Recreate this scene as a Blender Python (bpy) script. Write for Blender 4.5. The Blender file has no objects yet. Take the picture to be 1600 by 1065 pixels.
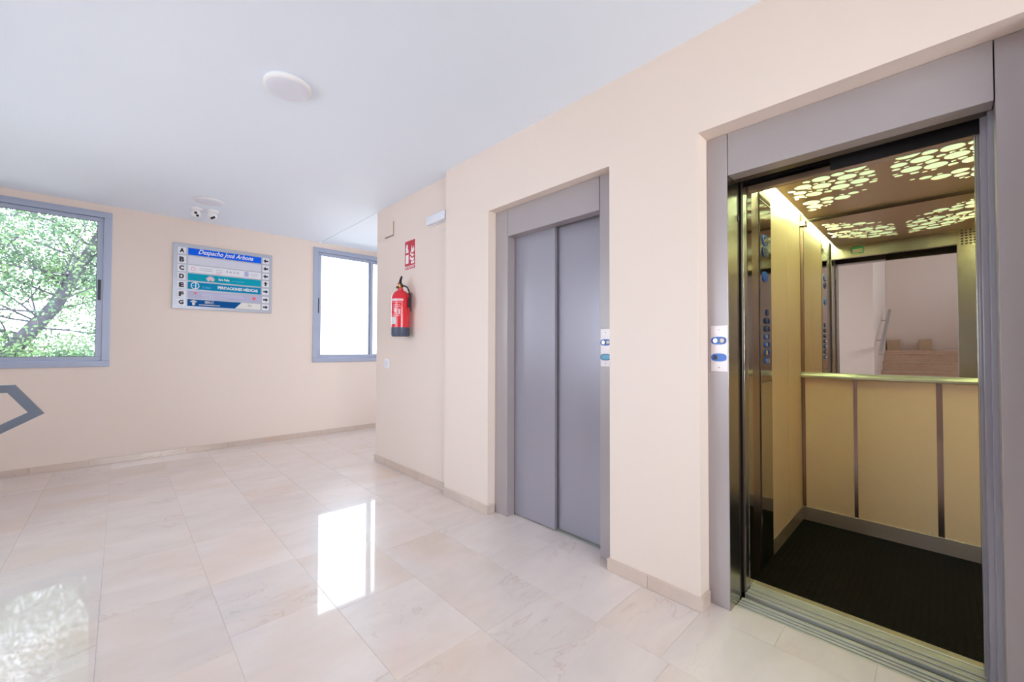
import bpy, bmesh, math, random
from mathutils import Vector, Matrix

# ------------------------------------------------------------------ camera, world, exposure
scene = bpy.context.scene
COL = scene.collection
SKY_STRENGTH = 8.3
EXPOSURE = -0.1
F_PX, YAW, PITCH, ROLL, CAM_H = 639.7525, -0.76256, 0.01905, 0.00266, 1.2
cam_data = bpy.data.cameras.new('camera')
cam = bpy.data.objects.new('camera', cam_data)
COL.objects.link(cam)
scene.camera = cam
cam_data.sensor_width = 36.0
cam_data.lens = F_PX * 36.0 / 1600.0
cam_data.clip_start = 0.02
cam_data.clip_end = 300
fw = Vector((math.sin(-YAW) * math.cos(PITCH), math.cos(YAW) * math.cos(PITCH), math.sin(PITCH)))
rt = Vector((math.cos(YAW), math.sin(YAW), 0.0))
up = rt.cross(fw)
r2 = rt * math.cos(ROLL) + up * math.sin(ROLL)
u2 = -rt * math.sin(ROLL) + up * math.cos(ROLL)
cm = Matrix((r2, u2, -fw)).transposed().to_4x4()
cm.translation = Vector((0, 0, CAM_H))
cam.matrix_world = cm

world = bpy.data.worlds.new('sky')
scene.world = world
world.use_nodes = True
wb = world.node_tree.nodes['Background']
wb.inputs[0].default_value = (0.79, 0.885, 1.0, 1)
wb.inputs[1].default_value = SKY_STRENGTH
scene.view_settings.view_transform = 'Standard'
scene.view_settings.look = 'None'
scene.view_settings.gamma = 1.0
scene.view_settings.exposure = EXPOSURE
scene.view_settings.use_curve_mapping = False
scene.cycles.max_bounces = 16
scene.cycles.diffuse_bounces = 8
scene.cycles.glossy_bounces = 8
scene.cycles.transparent_max_bounces = 16
scene.cycles.sample_clamp_indirect = 8.0

def area(name, loc, rot, sx, sy, power, color, portal=False):
    l = bpy.data.lights.new(name, 'AREA')
    l.shape = 'RECTANGLE'; l.size = sx; l.size_y = sy
    l.energy = power; l.color = color
    l.cycles.is_portal = portal
    o = bpy.data.objects.new(name, l); COL.objects.link(o)
    o.location = loc; o.rotation_euler = rot
    return o
PI = math.pi
WX = [(-1.782, -0.082), (1.904, 3.604)]
for i, (a, b) in enumerate(WX):
    area('window_portal', ((a + b) / 2, 6.12, 1.80), (-PI / 2, 0, 0), b - a, 1.6, 1, (1, 1, 1), True)
area('window_portal', (4.84, 5.1, 1.37), (0, PI / 2, 0), 2.15, 1.3, 1, (1, 1, 1), True)
WL = (1.38, 4.2, 0.75, 2.3)      # wide window added in the left wall to bring in daylight, unseen
area('window_portal', (-2.12, 2.79, 1.525), (0, -PI / 2, 0), 1.55, 2.82, 1, (1, 1, 1), True)
area('window_portal', (0.62, -2.12, 1.6), (PI / 2, 0, 0), 1.8, 1.4, 1, (1, 1, 1), True)
area('window_portal', (-3.0, -2.12, 3.0), (PI / 2, 0, 0), 1.4, 1.6, 1, (1, 1, 1), True)
# fill lamp added outside the added window behind the photographer, to strengthen its daylight
area('daylight_fill', (0.62, -2.1, 1.6), (PI / 2, 0, 0), 1.7, 1.3, 74, (1.0, 0.975, 0.955))

sun_l = bpy.data.lights.new('sun', 'SUN'); sun_l.energy = 7.0; sun_l.angle = math.radians(0.6); sun_l.color = (1.0, 0.97, 0.92)
sun = bpy.data.objects.new('sun', sun_l); COL.objects.link(sun)
sun.rotation_euler = Vector((0.75, 0.35, -1.0)).to_track_quat('-Z', 'Y').to_euler()

# ------------------------------------------------------------------ materials
def s2l(c):
    return tuple(((v / 255) / 12.92 if v / 255 <= 0.04045 else ((v / 255 + 0.055) / 1.055) ** 2.4) for v in c)

def mat(name, col, rough=0.5, metal=0.0, spec=0.5, noise=0.0, nscale=6.0, bump=0.0, bscale=200.0, stretch=None, emit=None, estr=0, coat=0.0, aniso=0.0):
    m = bpy.data.materials.new(name); m.use_nodes = True
    nt = m.node_tree; N = nt.nodes; L = nt.links
    b = N['Principled BSDF']
    c = s2l(col)
    b.inputs['Base Color'].default_value = (*c, 1)
    b.inputs['Roughness'].default_value = rough
    b.inputs['Metallic'].default_value = metal
    b.inputs['Specular IOR Level'].default_value = spec
    b.inputs['Coat Weight'].default_value = coat
    tc = N.new('ShaderNodeTexCoord')
    mp = N.new('ShaderNodeMapping')
    L.new(tc.outputs['Object'], mp.inputs[0])
    if stretch: mp.inputs['Scale'].default_value = stretch
    if noise > 0:
        n = N.new('ShaderNodeTexNoise'); n.inputs['Scale'].default_value = nscale; n.inputs['Detail'].default_value = 5
        L.new(mp.outputs[0], n.inputs['Vector'])
        mx = N.new('ShaderNodeMix'); mx.data_type = 'RGBA'
        lo = tuple(v * (1 - noise) for v in c); hi = tuple(min(1, v * (1 + noise)) for v in c)
        mx.inputs[6].default_value = (*lo, 1); mx.inputs[7].default_value = (*hi, 1)
        L.new(n.outputs['Fac'], mx.inputs[0]); L.new(mx.outputs[2], b.inputs['Base Color'])
    if bump > 0:
        n2 = N.new('ShaderNodeTexNoise'); n2.inputs['Scale'].default_value = bscale; n2.inputs['Detail'].default_value = 3
        L.new(mp.outputs[0], n2.inputs['Vector'])
        bp = N.new('ShaderNodeBump'); bp.inputs['Strength'].default_value = bump; bp.inputs['Distance'].default_value = 0.002
        L.new(n2.outputs['Fac'], bp.inputs['Height']); L.new(bp.outputs[0], b.inputs['Normal'])
    if emit:
        b.inputs['Emission Color'].default_value = (*emit, 1); b.inputs['Emission Strength'].default_value = estr
    return m

M = {}
M['wall'] = mat('peach_wall_paint', (229, 213, 203), 0.62, noise=0.012, nscale=1.5, bump=0.12, bscale=180)
M['ceiling'] = mat('white_ceiling_paint', (232, 240, 252), 0.7, noise=0.01, nscale=1.2, bump=0.08, bscale=160)
M['concrete'] = mat('shaft_concrete', (60, 58, 56), 0.9, noise=0.2, nscale=3, bump=0.4, bscale=30)
M['stone_block'] = mat('beige_stone', (190, 165, 135), 0.4, noise=0.12, nscale=9)
M['door_paint'] = mat('grey_door_paint', (160, 156, 167), 0.29, metal=0.35, noise=0.014, nscale=9, bump=0.08, bscale=90, stretch=(6, 6, 0.6))
M['frame_paint'] = mat('grey_frame_paint', (170, 161, 162), 0.36, metal=0.25, noise=0.03, nscale=5, bump=0.1, bscale=120)
M['steel'] = mat('brushed_steel', (168, 162, 156), 0.26, metal=1.0, noise=0.05, nscale=12, bump=0.25, bscale=60, stretch=(8, 8, 0.5))
M['steel_h'] = mat('brushed_steel_skirting', (196, 184, 174), 0.42, metal=0.8, noise=0.12, nscale=8, bump=0.2, bscale=60, stretch=(2, 0.4, 8))
M['steel_polish'] = mat('polished_steel', (186, 180, 168), 0.09, metal=1.0, noise=0.03, nscale=6, bump=0.06, bscale=14)
M['steel_dark'] = mat('dark_steel', (92, 82, 78), 0.35, metal=0.9, noise=0.05, nscale=10)
M['black_metal'] = mat('black_hanger_plate', (26, 22, 24), 0.55, metal=0.2, noise=0.3, nscale=20, bump=0.2, bscale=50)
M['alu'] = mat('sill_aluminium', (200, 200, 192), 0.4, metal=0.45, noise=0.02, nscale=20)
M['alu_edge'] = mat('worn_sill_edge', (214, 214, 190), 0.3, metal=0.8, noise=0.12, nscale=14, bump=0.3, bscale=40)
M['laminate'] = mat('beige_laminate', (241, 212, 177), 0.34, noise=0.025, nscale=30, bump=0.04, bscale=150)
M['strip'] = mat('bronze_strip', (170, 148, 140), 0.25, metal=1.0, noise=0.04, nscale=10)
M['ceil_panel'] = mat('bronze_ceiling_panel', (188, 160, 138), 0.34, metal=0.6, noise=0.04, nscale=12, bump=0.05, bscale=60)
M['hatch_gap_shadow'] = mat('brown_gap_shadow_paint', (132, 98, 86), 0.8, noise=0.1, nscale=20)  # brown stands in for the shade in the hatch gap
M['white_plastic'] = mat('white_plastic', (234, 232, 234), 0.4, noise=0.01, nscale=20)
M['lamp_white'] = mat('opal_lamp_cover', (222, 224, 236), 0.45, noise=0.01, nscale=20)
M['black_plastic'] = mat('black_plastic', (24, 24, 30), 0.35, noise=0.05, nscale=30)
M['blue_plastic'] = mat('blue_button_surround', (20, 92, 186), 0.25, noise=0.04, nscale=60)
M['blue_dark'] = mat('dark_blue_button_surround', (16, 58, 122), 0.25, noise=0.04, nscale=60)
M['teal_glass'] = mat('teal_display', (40, 150, 186), 0.15, noise=0.04, nscale=60)
M['chrome'] = mat('chrome_button', (225, 222, 222), 0.12, metal=1.0, noise=0.01, nscale=40)
M['bronze_button'] = mat('grey_bronze_key', (128, 120, 118), 0.25, metal=0.8, noise=0.02, nscale=40)
M['yellow'] = mat('yellow_alarm_button', (226, 196, 30), 0.4, noise=0.02, nscale=60)
M['plate_silver'] = mat('satin_silver_plate', (204, 192, 192), 0.32, metal=0.35, noise=0.02, nscale=30)
M['red'] = mat('red_enamel', (214, 30, 48), 0.22, noise=0.03, nscale=20, coat=0.4)
M['dark_blue_band'] = mat('slate_band', (66, 74, 96), 0.4, noise=0.03, nscale=20)
M['brass'] = mat('brass_valve', (176, 140, 80), 0.3, metal=1.0, noise=0.02, nscale=20)
M['label_pale'] = mat('pale_label', (226, 196, 204), 0.5, noise=0.05, nscale=80)
M['label_white'] = mat('white_label', (226, 222, 224), 0.5, noise=0.05, nscale=80)
M['label_grey'] = mat('grey_label', (206, 206, 204), 0.5, noise=0.05, nscale=80)
M['sign_red'] = mat('red_sign', (196, 44, 62), 0.35, noise=0.02, nscale=40)
M['sign_white'] = mat('sign_white', (240, 240, 242), 0.5, noise=0.01, nscale=40)
M['window_paint'] = mat('blue_grey_aluminium', (166, 174, 196), 0.4, metal=0.1, noise=0.015, nscale=10)
M['rubber'] = mat('dark_gasket', (70, 74, 92), 0.6, noise=0.05, nscale=30)
M['rail_paint'] = mat('grey_blue_rail_paint', (92, 98, 112), 0.35, metal=0.2, noise=0.02, nscale=12)
M['rail_alu'] = mat('satin_handrail', (176, 174, 174), 0.3, metal=0.6, noise=0.02, nscale=12)
M['bark'] = mat('grey_bark', (82, 80, 90), 0.9, noise=0.25, nscale=7, bump=0.8, bscale=20)
M['building'] = mat('white_render', (240, 240, 240), 0.8, noise=0.02, nscale=0.5)
M['building_win'] = mat('pale_shutter', (214, 216, 220), 0.6, noise=0.05, nscale=2)
M['ground'] = mat('pale_paving', (190, 188, 182), 0.9, noise=0.08, nscale=0.4)
M['mirror'] = mat('mirror_silver', (232, 230, 226), 0.0, metal=1.0)
M['sign_plate'] = mat('silver_sign_board', (176, 180, 192), 0.35, metal=0.3, noise=0.02, nscale=20)
M['s_blue'] = mat('blue_strip', (0, 96, 232), 0.6, spec=0.15, noise=0.02, nscale=30)
M['s_blank'] = mat('pale_blank_strip', (206, 208, 222), 0.4, noise=0.01, nscale=30)
M['s_white'] = mat('white_strip', (226, 226, 234), 0.4, noise=0.01, nscale=30)
M['s_teal'] = mat('teal_strip', (0, 156, 180), 0.6, spec=0.15, noise=0.02, nscale=30)
M['s_teal2'] = mat('teal_blue_strip', (0, 134, 180), 0.6, spec=0.15, noise=0.02, nscale=30)
M['s_lav'] = mat('lavender_strip', (176, 174, 204), 0.4, noise=0.01, nscale=30)
M['s_navy'] = mat('navy_strip', (4, 82, 148), 0.6, spec=0.15, noise=0.02, nscale=30)
M['s_cream'] = mat('cream_strip', (222, 220, 214), 0.4, noise=0.01, nscale=30)
M['ink'] = mat('dark_ink', (18, 20, 40), 0.5, noise=0.01, nscale=30)
M['ink_grey'] = mat('grey_ink', (150, 152, 168), 0.5, noise=0.01, nscale=30)
M['ink_lilac'] = mat('lilac_ink', (196, 196, 220), 0.5, noise=0.01, nscale=30)
M['ink_pink'] = mat('pink_ink', (236, 150, 168), 0.5, noise=0.01, nscale=30)
M['ink_red'] = mat('red_ink', (232, 90, 84), 0.5, noise=0.01, nscale=30)
M['ink_cyan'] = mat('cyan_ink', (90, 190, 230), 0.5, noise=0.01, nscale=30)
M['ink_violet'] = mat('violet_ink', (170, 174, 214), 0.5, noise=0.01, nscale=30)
M['sticker_green'] = mat('green_sticker', (60, 176, 130), 0.5, noise=0.02, nscale=60)
M['cab_light'] = mat('cab_diffuser', (120, 126, 112), 0.6, emit=(0.76, 0.98, 0.56), estr=1.0)
M['cab_tube'] = mat('cab_light_tube', (240, 246, 220), 0.5, emit=(0.78, 1.0, 0.50), estr=56.0)

def marble(name, base, veins, rough):
    m = bpy.data.materials.new(name); m.use_nodes = True
    nt = m.node_tree; N = nt.nodes; L = nt.links; b = N['Principled BSDF']
    tc = N.new('ShaderNodeTexCoord'); oi = N.new('ShaderNodeObjectInfo')
    vm = N.new('ShaderNodeVectorMath'); vm.operation = 'SCALE'; vm.inputs[3].default_value = 37.0
    cb = N.new('ShaderNodeCombineXYZ')
    L.new(oi.outputs['Random'], cb.inputs[0]); L.new(oi.outputs['Random'], cb.inputs[1]); L.new(oi.outputs['Random'], cb.inputs[2])
    L.new(cb.outputs[0], vm.inputs[0])
    ad = N.new('ShaderNodeVectorMath'); ad.operation = 'ADD'
    L.new(tc.outputs['Object'], ad.inputs[0]); L.new(vm.outputs[0], ad.inputs[1])
    mp = N.new('ShaderNodeMapping'); L.new(ad.outputs[0], mp.inputs[0]); mp.inputs['Rotation'].default_value = (0, 0, 0.25); mp.inputs['Scale'].default_value = (0.75, 2.1, 1)
    n1 = N.new('ShaderNodeTexNoise'); n1.inputs['Scale'].default_value = 2.6; n1.inputs['Detail'].default_value = 9; n1.inputs['Roughness'].default_value = 0.62; n1.inputs['Distortion'].default_value = 0.6
    L.new(mp.outputs[0], n1.inputs['Vector'])
    r1 = N.new('ShaderNodeValToRGB')
    r1.color_ramp.elements[0].position = 0.3; r1.color_ramp.elements[0].color = (*s2l(tuple(v * 0.965 for v in base)), 1)
    r1.color_ramp.elements[1].position = 0.7; r1.color_ramp.elements[1].color = (*s2l(tuple(min(255, v * 1.025) for v in base)), 1)
    L.new(n1.outputs['Fac'], r1.inputs[0])
    # thin veins where a distorted noise crosses its middle value
    n2 = N.new('ShaderNodeTexNoise'); n2.inputs['Scale'].default_value = 2.3; n2.inputs['Detail'].default_value = 8; n2.inputs['Roughness'].default_value = 0.6; n2.inputs['Distortion'].default_value = 1.1
    L.new(mp.outputs[0], n2.inputs['Vector'])
    s = N.new('ShaderNodeMath'); s.operation = 'SUBTRACT'; s.inputs[1].default_value = 0.5; L.new(n2.outputs['Fac'], s.inputs[0])
    a = N.new('ShaderNodeMath'); a.operation = 'ABSOLUTE'; L.new(s.outputs[0], a.inputs[0])
    r2_ = N.new('ShaderNodeValToRGB')
    r2_.color_ramp.elements[0].position = 0.0; r2_.color_ramp.elements[0].color = (1, 1, 1, 1)
    r2_.color_ramp.elements[1].position = 0.013; r2_.color_ramp.elements[1].color = (0, 0, 0, 1)
    L.new(a.outputs[0], r2_.inputs[0])
    n3 = N.new('ShaderNodeTexNoise'); n3.inputs['Scale'].default_value = 1.7; n3.inputs['Detail'].default_value = 2
    L.new(mp.outputs[0], n3.inputs['Vector'])
    r3 = N.new('ShaderNodeValToRGB'); r3.color_ramp.elements[0].position = 0.46; r3.color_ramp.elements[1].position = 0.66
    L.new(n3.outputs['Fac'], r3.inputs[0])
    mu = N.new('ShaderNodeMath'); mu.operation = 'MULTIPLY'; L.new(r2_.outputs[0], mu.inputs[0]); L.new(r3.outputs[0], mu.inputs[1])
    mu2 = N.new('ShaderNodeMath'); mu2.operation = 'MULTIPLY'; mu2.inputs[1].default_value = veins; L.new(mu.outputs[0], mu2.inputs[0])
    mx = N.new('ShaderNodeMix'); mx.data_type = 'RGBA'; mx.inputs[7].default_value = (*s2l((168, 122, 92)), 1)
    L.new(mu2.outputs[0], mx.inputs[0]); L.new(r1.outputs[0], mx.inputs[6])
    # soft ochre clouds
    n4 = N.new('ShaderNodeTexNoise'); n4.inputs['Scale'].default_value = 1.3; n4.inputs['Detail'].default_value = 4
    L.new(ad.outputs[0], n4.inputs['Vector'])
    r4 = N.new('ShaderNodeValToRGB'); r4.color_ramp.elements[0].position = 0.5; r4.color_ramp.elements[1].position = 0.78; r4.color_ramp.elements[1].color = (0.5, 0.5, 0.5, 1)
    L.new(n4.outputs['Fac'], r4.inputs[0])
    mx2 = N.new('ShaderNodeMix'); mx2.data_type = 'RGBA'; mx2.inputs[7].default_value = (*s2l((212, 178, 148)), 1)
    L.new(r4.outputs[0], mx2.inputs[0]); L.new(mx.outputs[2], mx2.inputs[6])
    # tile-to-tile tone
    mr = N.new('ShaderNodeMapRange'); mr.inputs[3].default_value = 0.955; mr.inputs[4].default_value = 1.03
    L.new(oi.outputs['Random'], mr.inputs[0])
    hs = N.new('ShaderNodeHueSaturation'); L.new(mr.outputs[0], hs.inputs['Value']); L.new(mx2.outputs[2], hs.inputs['Color'])
    L.new(hs.outputs[0], b.inputs['Base Color'])
    b.inputs['Roughness'].default_value = 0.33
    b.inputs['Specular IOR Level'].default_value = 0.5
    b.inputs['Coat Weight'].default_value = 0.75; b.inputs['Coat Roughness'].default_value = rough
    nb = N.new('ShaderNodeTexNoise'); nb.inputs['Scale'].default_value = 3.0; nb.inputs['Detail'].default_value = 1
    L.new(ad.outputs[0], nb.inputs['Vector'])
    bp = N.new('ShaderNodeBump'); bp.inputs['Strength'].default_value = 0.07; bp.inputs['Distance'].default_value = 0.004
    L.new(nb.outputs['Fac'], bp.inputs['Height']); L.new(bp.outputs[0], b.inputs['Normal'])
    return m
M['marble'] = marble('cream_marble', (220, 208, 203), 0.36, 0.035)
M['marble_skirt'] = marble('cream_marble_skirting', (206, 188, 177), 0.4, 0.2)
M['marble_stair'] = marble('peach_marble_stair', (214, 184, 160), 0.5, 0.2)
M['grout'] = mat('pale_grout', (206, 192, 180), 0.8, noise=0.1, nscale=20)

def glass_mat():
    m = bpy.data.materials.new('window_glass'); m.use_nodes = True
    nt = m.node_tree; N = nt.nodes; L = nt.links
    N.remove(N['Principled BSDF'])
    t = N.new('ShaderNodeBsdfTransparent'); t.inputs[0].default_value = (0.975, 0.985, 0.98, 1)
    g = N.new('ShaderNodeBsdfGlossy'); g.inputs['Roughness'].default_value = 0.0
    f = N.new('ShaderNodeFresnel'); f.inputs[0].default_value = 1.45
    mx = N.new('ShaderNodeMixShader')
    L.new(f.outputs[0], mx.inputs[0]); L.new(t.outputs[0], mx.inputs[1]); L.new(g.outputs[0], mx.inputs[2])
    L.new(mx.outputs[0], N['Material Output'].inputs[0])
    return m
M['glass'] = glass_mat()

def leaf_mat():
    m = bpy.data.materials.new('fresh_green_leaves'); m.use_nodes = True
    nt = m.node_tree; N = nt.nodes; L = nt.links
    b = N['Principled BSDF']
    tc = N.new('ShaderNodeTexCoord')
    n = N.new('ShaderNodeTexNoise'); n.inputs['Scale'].default_value = 2.2; n.inputs['Detail'].default_value = 4
    L.new(tc.outputs['Object'], n.inputs['Vector'])
    r = N.new('ShaderNodeValToRGB')
    r.color_ramp.elements[0].position = 0.35; r.color_ramp.elements[0].color = (*s2l((92, 124, 102)), 1)
    r.color_ramp.elements[1].position = 0.65; r.color_ramp.elements[1].color = (*s2l((128, 156, 104)), 1)
    L.new(n.outputs['Fac'], r.inputs[0])
    L.new(r.outputs[0], b.inputs['Base Color'])
    b.inputs['Roughness'].default_value = 0.45
    tr = N.new('ShaderNodeBsdfTranslucent'); L.new(r.outputs[0], tr.inputs[0])
    mx = N.new('ShaderNodeMixShader'); mx.inputs[0].default_value = 0.4
    L.new(b.outputs[0], mx.inputs[1]); L.new(tr.outputs[0], mx.inputs[2]); L.new(mx.outputs[0], N['Material Output'].inputs[0])
    return m
M['leaf'] = leaf_mat()

def studs_mat():
    m = bpy.data.materials.new('black_studded_rubber'); m.use_nodes = True
    nt = m.node_tree; N = nt.nodes; L = nt.links; b = N['Principled BSDF']
    b.inputs['Base Color'].default_value = (0.004, 0.004, 0.004, 1); b.inputs['Roughness'].default_value = 0.5; b.inputs['Specular IOR Level'].default_value = 0.06
    tc = N.new('ShaderNodeTexCoord')
    v = N.new('ShaderNodeTexVoronoi'); v.inputs['Scale'].default_value = 38; v.inputs['Randomness'].default_value = 0.0
    L.new(tc.outputs['Object'], v.inputs['Vector'])
    r = N.new('ShaderNodeValToRGB'); r.color_ramp.elements[0].position = 0.28; r.color_ramp.elements[0].color = (1, 1, 1, 1)
    r.color_ramp.elements[1].position = 0.36; r.color_ramp.elements[1].color = (0, 0, 0, 1)
    L.new(v.outputs['Distance'], r.inputs[0])
    bp = N.new('ShaderNodeBump'); bp.inputs['Strength'].default_value = 0.6; bp.inputs['Distance'].default_value = 0.003
    L.new(r.outputs[0], bp.inputs['Height']); L.new(bp.outputs[0], b.inputs['Normal'])
    return m
M['studs'] = studs_mat()

# ------------------------------------------------------------------ mesh helpers
class MB:
    def __init__(self): self.bm = bmesh.new()
    def box(self, x0, x1, y0, y1, z0, z1, bev=0.0, seg=1):
        x0, x1 = min(x0, x1), max(x0, x1); y0, y1 = min(y0, y1), max(y0, y1); z0, z1 = min(z0, z1), max(z0, z1)
        vs = [self.bm.verts.new(p) for p in [(x0,y0,z0),(x1,y0,z0),(x1,y1,z0),(x0,y1,z0),(x0,y0,z1),(x1,y0,z1),(x1,y1,z1),(x0,y1,z1)]]
        fs = [self.bm.faces.new([vs[i] for i in f]) for f in [(3,2,1,0),(4,5,6,7),(0,1,5,4),(1,2,6,5),(2,3,7,6),(3,0,4,7)]]
        if bev > 0:
            es = list({e for f in fs for e in f.edges})
            bmesh.ops.bevel(self.bm, geom=es, offset=bev, segments=seg, affect='EDGES', profile=0.5)
        return self
    def prism(self, pts, off):            # pts: 3D polygon, off: extrusion vector
        off = Vector(off)
        a = [self.bm.verts.new(p) for p in pts]; b = [self.bm.verts.new(Vector(p) + off) for p in pts]
        n = len(pts)
        self.bm.faces.new(a[::-1]); self.bm.faces.new(b)
        for i in range(n): self.bm.faces.new([a[i], a[(i+1) % n], b[(i+1) % n], b[i]])
        return self
    def lathe(self, c, prof, axis='z', n=32, caps=True):  # prof: list of (r, h)
        c = Vector(c); rings = []
        for r, h in prof:
            ring = []
            for k in range(n):
                a = 2 * PI * k / n; u, v = r * math.cos(a), r * math.sin(a)
                p = {'z': (u, v, h), 'x': (h, u, v), 'y': (u, h, v)}[axis]
                ring.append(self.bm.verts.new(c + Vector(p)))
            rings.append(ring)
        for a, b in zip(rings, rings[1:]):
            for k in range(n): self.bm.faces.new([a[k], a[(k+1) % n], b[(k+1) % n], b[k]])
        if caps: self.bm.faces.new(rings[0][::-1]); self.bm.faces.new(rings[-1])
        return self
    def tube(self, pts, r, n=10, flat=None):
        pts = [Vector(p) for p in pts]; rings = []
        for i, p in enumerate(pts):
            d = (pts[min(i+1, len(pts)-1)] - pts[max(i-1, 0)]).normalized()
            a = d.cross(Vector((0, 0, 1)));  a = a.normalized() if a.length > 1e-4 else Vector((1, 0, 0))
            b = a.cross(d)
            rr = r[i] if isinstance(r, (list, tuple)) else r
            rings.append([self.bm.verts.new(p + (a * math.cos(2*PI*k/n) + b * math.sin(2*PI*k/n)) * rr) for k in range(n)])
        for a, b in zip(rings, rings[1:]):
            for k in range(n): self.bm.faces.new([a[k], a[(k+1) % n], b[(k+1) % n], b[k]])
        self.bm.faces.new(rings[0][::-1]); self.bm.faces.new(rings[-1])
        return self
    def mesh(self, name, m, smooth=False, origin=(0, 0, 0)):
        bmesh.ops.recalc_face_normals(self.bm, faces=self.bm.faces)
        bmesh.ops.translate(self.bm, verts=self.bm.verts, vec=-Vector(origin))
        me = bpy.data.meshes.new(name); self.bm.to_mesh(me); self.bm.free()
        if m: me.materials.append(m)
        if smooth:
            me.polygons.foreach_set('use_smooth', [True] * len(me.polygons))
            me.set_sharp_from_angle(angle=math.radians(35))
        return me
    def build(self, name, m, parent=None, smooth=False, origin=None, label=None):
        # geometry is given in world coordinates; the object's origin sits at `origin` (default: its parent's)
        base = world_loc(parent) if parent else Vector((0, 0, 0))
        org = Vector(origin) if origin is not None else base
        o = bpy.data.objects.new(name, self.mesh(name, m, smooth, org)); COL.objects.link(o)
        if parent: o.parent = parent
        o.location = org - base
        if label: o['label'] = label
        return o

def world_loc(o):
    v = Vector(o.location)
    while o.parent: o = o.parent; v += Vector(o.location)
    return v
def tag(o, label, cat, group=None, kind=None):
    o['label'] = label; o['category'] = cat
    if group: o['group'] = group
    if kind: o['kind'] = kind
    return o
def empty(name, loc, label, cat, group=None, kind=None):
    o = bpy.data.objects.new(name, None); COL.objects.link(o); o.location = loc
    return tag(o, label, cat, group, kind)

def text_obj(name, s, m, parent, org, U, V, height, width=None, depth=0.0008, shear=0.0, align='LEFT', bold=0.0):
    """flat lettering: org = left/bottom corner in the world, U right, V up"""
    cu = bpy.data.curves.new(name, 'FONT'); cu.body = s; cu.size = 1.0; cu.shear = shear; cu.offset = bold
    cu.resolution_u = 3; cu.extrude = 0.0
    t = bpy.data.objects.new(name, cu); COL.objects.link(t)
    me = bpy.data.meshes.new_from_object(t)
    bpy.data.objects.remove(t); bpy.data.curves.remove(cu)
    xs = [v.co.x for v in me.vertices]; ys = [v.co.y for v in me.vertices]
    x0, x1, y0, y1 = min(xs), max(xs), min(ys), max(ys)
    sy = height / (y1 - y0); sx = (width / (x1 - x0)) if width else sy
    U = Vector(U); V = Vector(V); Nn = U.cross(V)
    base = world_loc(parent)
    org = Vector(org)
    for v in me.vertices:
        v.co = (org - base) + U * ((v.co.x - x0) * sx) + V * ((v.co.y - y0) * sy) + Nn * depth
    me.materials.clear(); me.materials.append(m)
    o = bpy.data.objects.new(name, me); COL.objects.link(o); o.parent = parent
    return o

# ------------------------------------------------------------------ the setting
CH = 2.6755           # ceiling height
XR, XS = 1.939, 1.997 # faces of the lift wall: near part, and the recessed far part
YB = 5.965            # face of the window wall
XL = -1.9             # left wall
YF = -1.9             # front wall, behind the camera
YC = 4.212            # end of the lift wall, corridor beyond
E1 = (1.254, 2.284); E2 = (-0.256, 0.7735); OT = 2.2117
WZ = (1.005, 2.602)

b = MB()
b.box(XR, 2.10, YF, E2[0], 0, CH); b.box(XR, 2.10, *E2, OT, CH); b.box(XR, 2.10, E2[1], E1[0], 0, CH)
b.box(XR, 2.10, *E1, OT, CH); b.box(XR, 2.10, E1[1], 2.83, 0, CH); b.box(XS, 2.10, 2.83, YC, 0, CH)
wall_right = tag(b.build('wall_right', M['wall']), 'peach painted wall that holds both lift doors', 'wall', kind='structure')
b = MB()
x0, x1 = XL - 0.2, 4.6
xs = [x0, WX[0][0], WX[0][1], WX[1][0], WX[1][1], x1]
b.box(xs[0], xs[1], YB, YB + .22, 0, CH); b.box(xs[2], xs[3], YB, YB + .22, 0, CH); b.box(xs[4], xs[5], YB, YB + .22, 0, CH)
for a, c in WX:
    b.box(a, c, YB, YB + .22, 0, WZ[0]); b.box(a, c, YB, YB + .22, WZ[1], CH)
tag(b.build('wall_back', M['wall']), 'peach painted wall with the two aluminium windows', 'wall', kind='structure')
b = MB().box(XL - .2, XL, 0.76, WL[0], 0, CH).box(XL - .2, XL, WL[1], YB, 0, CH).box(XL - .2, XL, WL[0], WL[1], 0, WL[2]).box(XL - .2, XL, WL[0], WL[1], WL[3], CH)
tag(b.build('wall_left', M['wall']), 'pale wall seen white in the lift mirror', 'wall', kind='structure')
b = MB()
b.box(-4.3, -3.7, YF-.2, YF, 0, 4.4).box(-3.7, -2.3, YF-.2, YF, 0, 2.2).box(-3.7, -2.3, YF-.2, YF, 3.8, 4.4).box(-2.3, -.28, YF-.2, YF, 0, 4.4)
b.box(-.28, 1.52, YF-.2, YF, 0, .9).box(-.28, 1.52, YF-.2, YF, 2.3, 4.4).box(1.52, 2.3, YF-.2, YF, 0, 4.4)
tag(b.build('wall_front', M['wall']), 'wall behind the photographer with two added daylight windows', 'wall', kind='structure')
tag(MB().box(-4.3, XL - .2, 0.76, 0.96, 0, 4.4).box(XL-.2, XL-.02, 0.76, 0.96, CH, 4.4).build('wall_stair_side', M['wall']), 'peach stairwell wall that carries the handrail, seen in the lift mirror', 'wall', kind='structure')
tag(MB().box(-4.3, -4.12, YF, 0.758, 0, 4.4).build('wall_stair_end', M['wall']), 'peach end wall above the stair landing, seen in the lift mirror', 'wall', kind='structure')
tag(MB().box(XL - .02, XL, YF, 0.76, CH, 4.4).build('wall_stair_top', M['wall']), 'wall band above the stair opening', 'wall', kind='structure')
b = MB().box(2.10, 4.6, YC - .12, YC, 0, CH).box(4.6, 4.8, YC - .12, 4.45, 0, CH).box(4.6, 4.8, 5.75, YB + .22, 0, CH).box(4.6, 4.8, 4.45, 5.75, 0, .3).box(4.6, 4.8, 4.45, 5.75, 2.45, CH)
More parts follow.
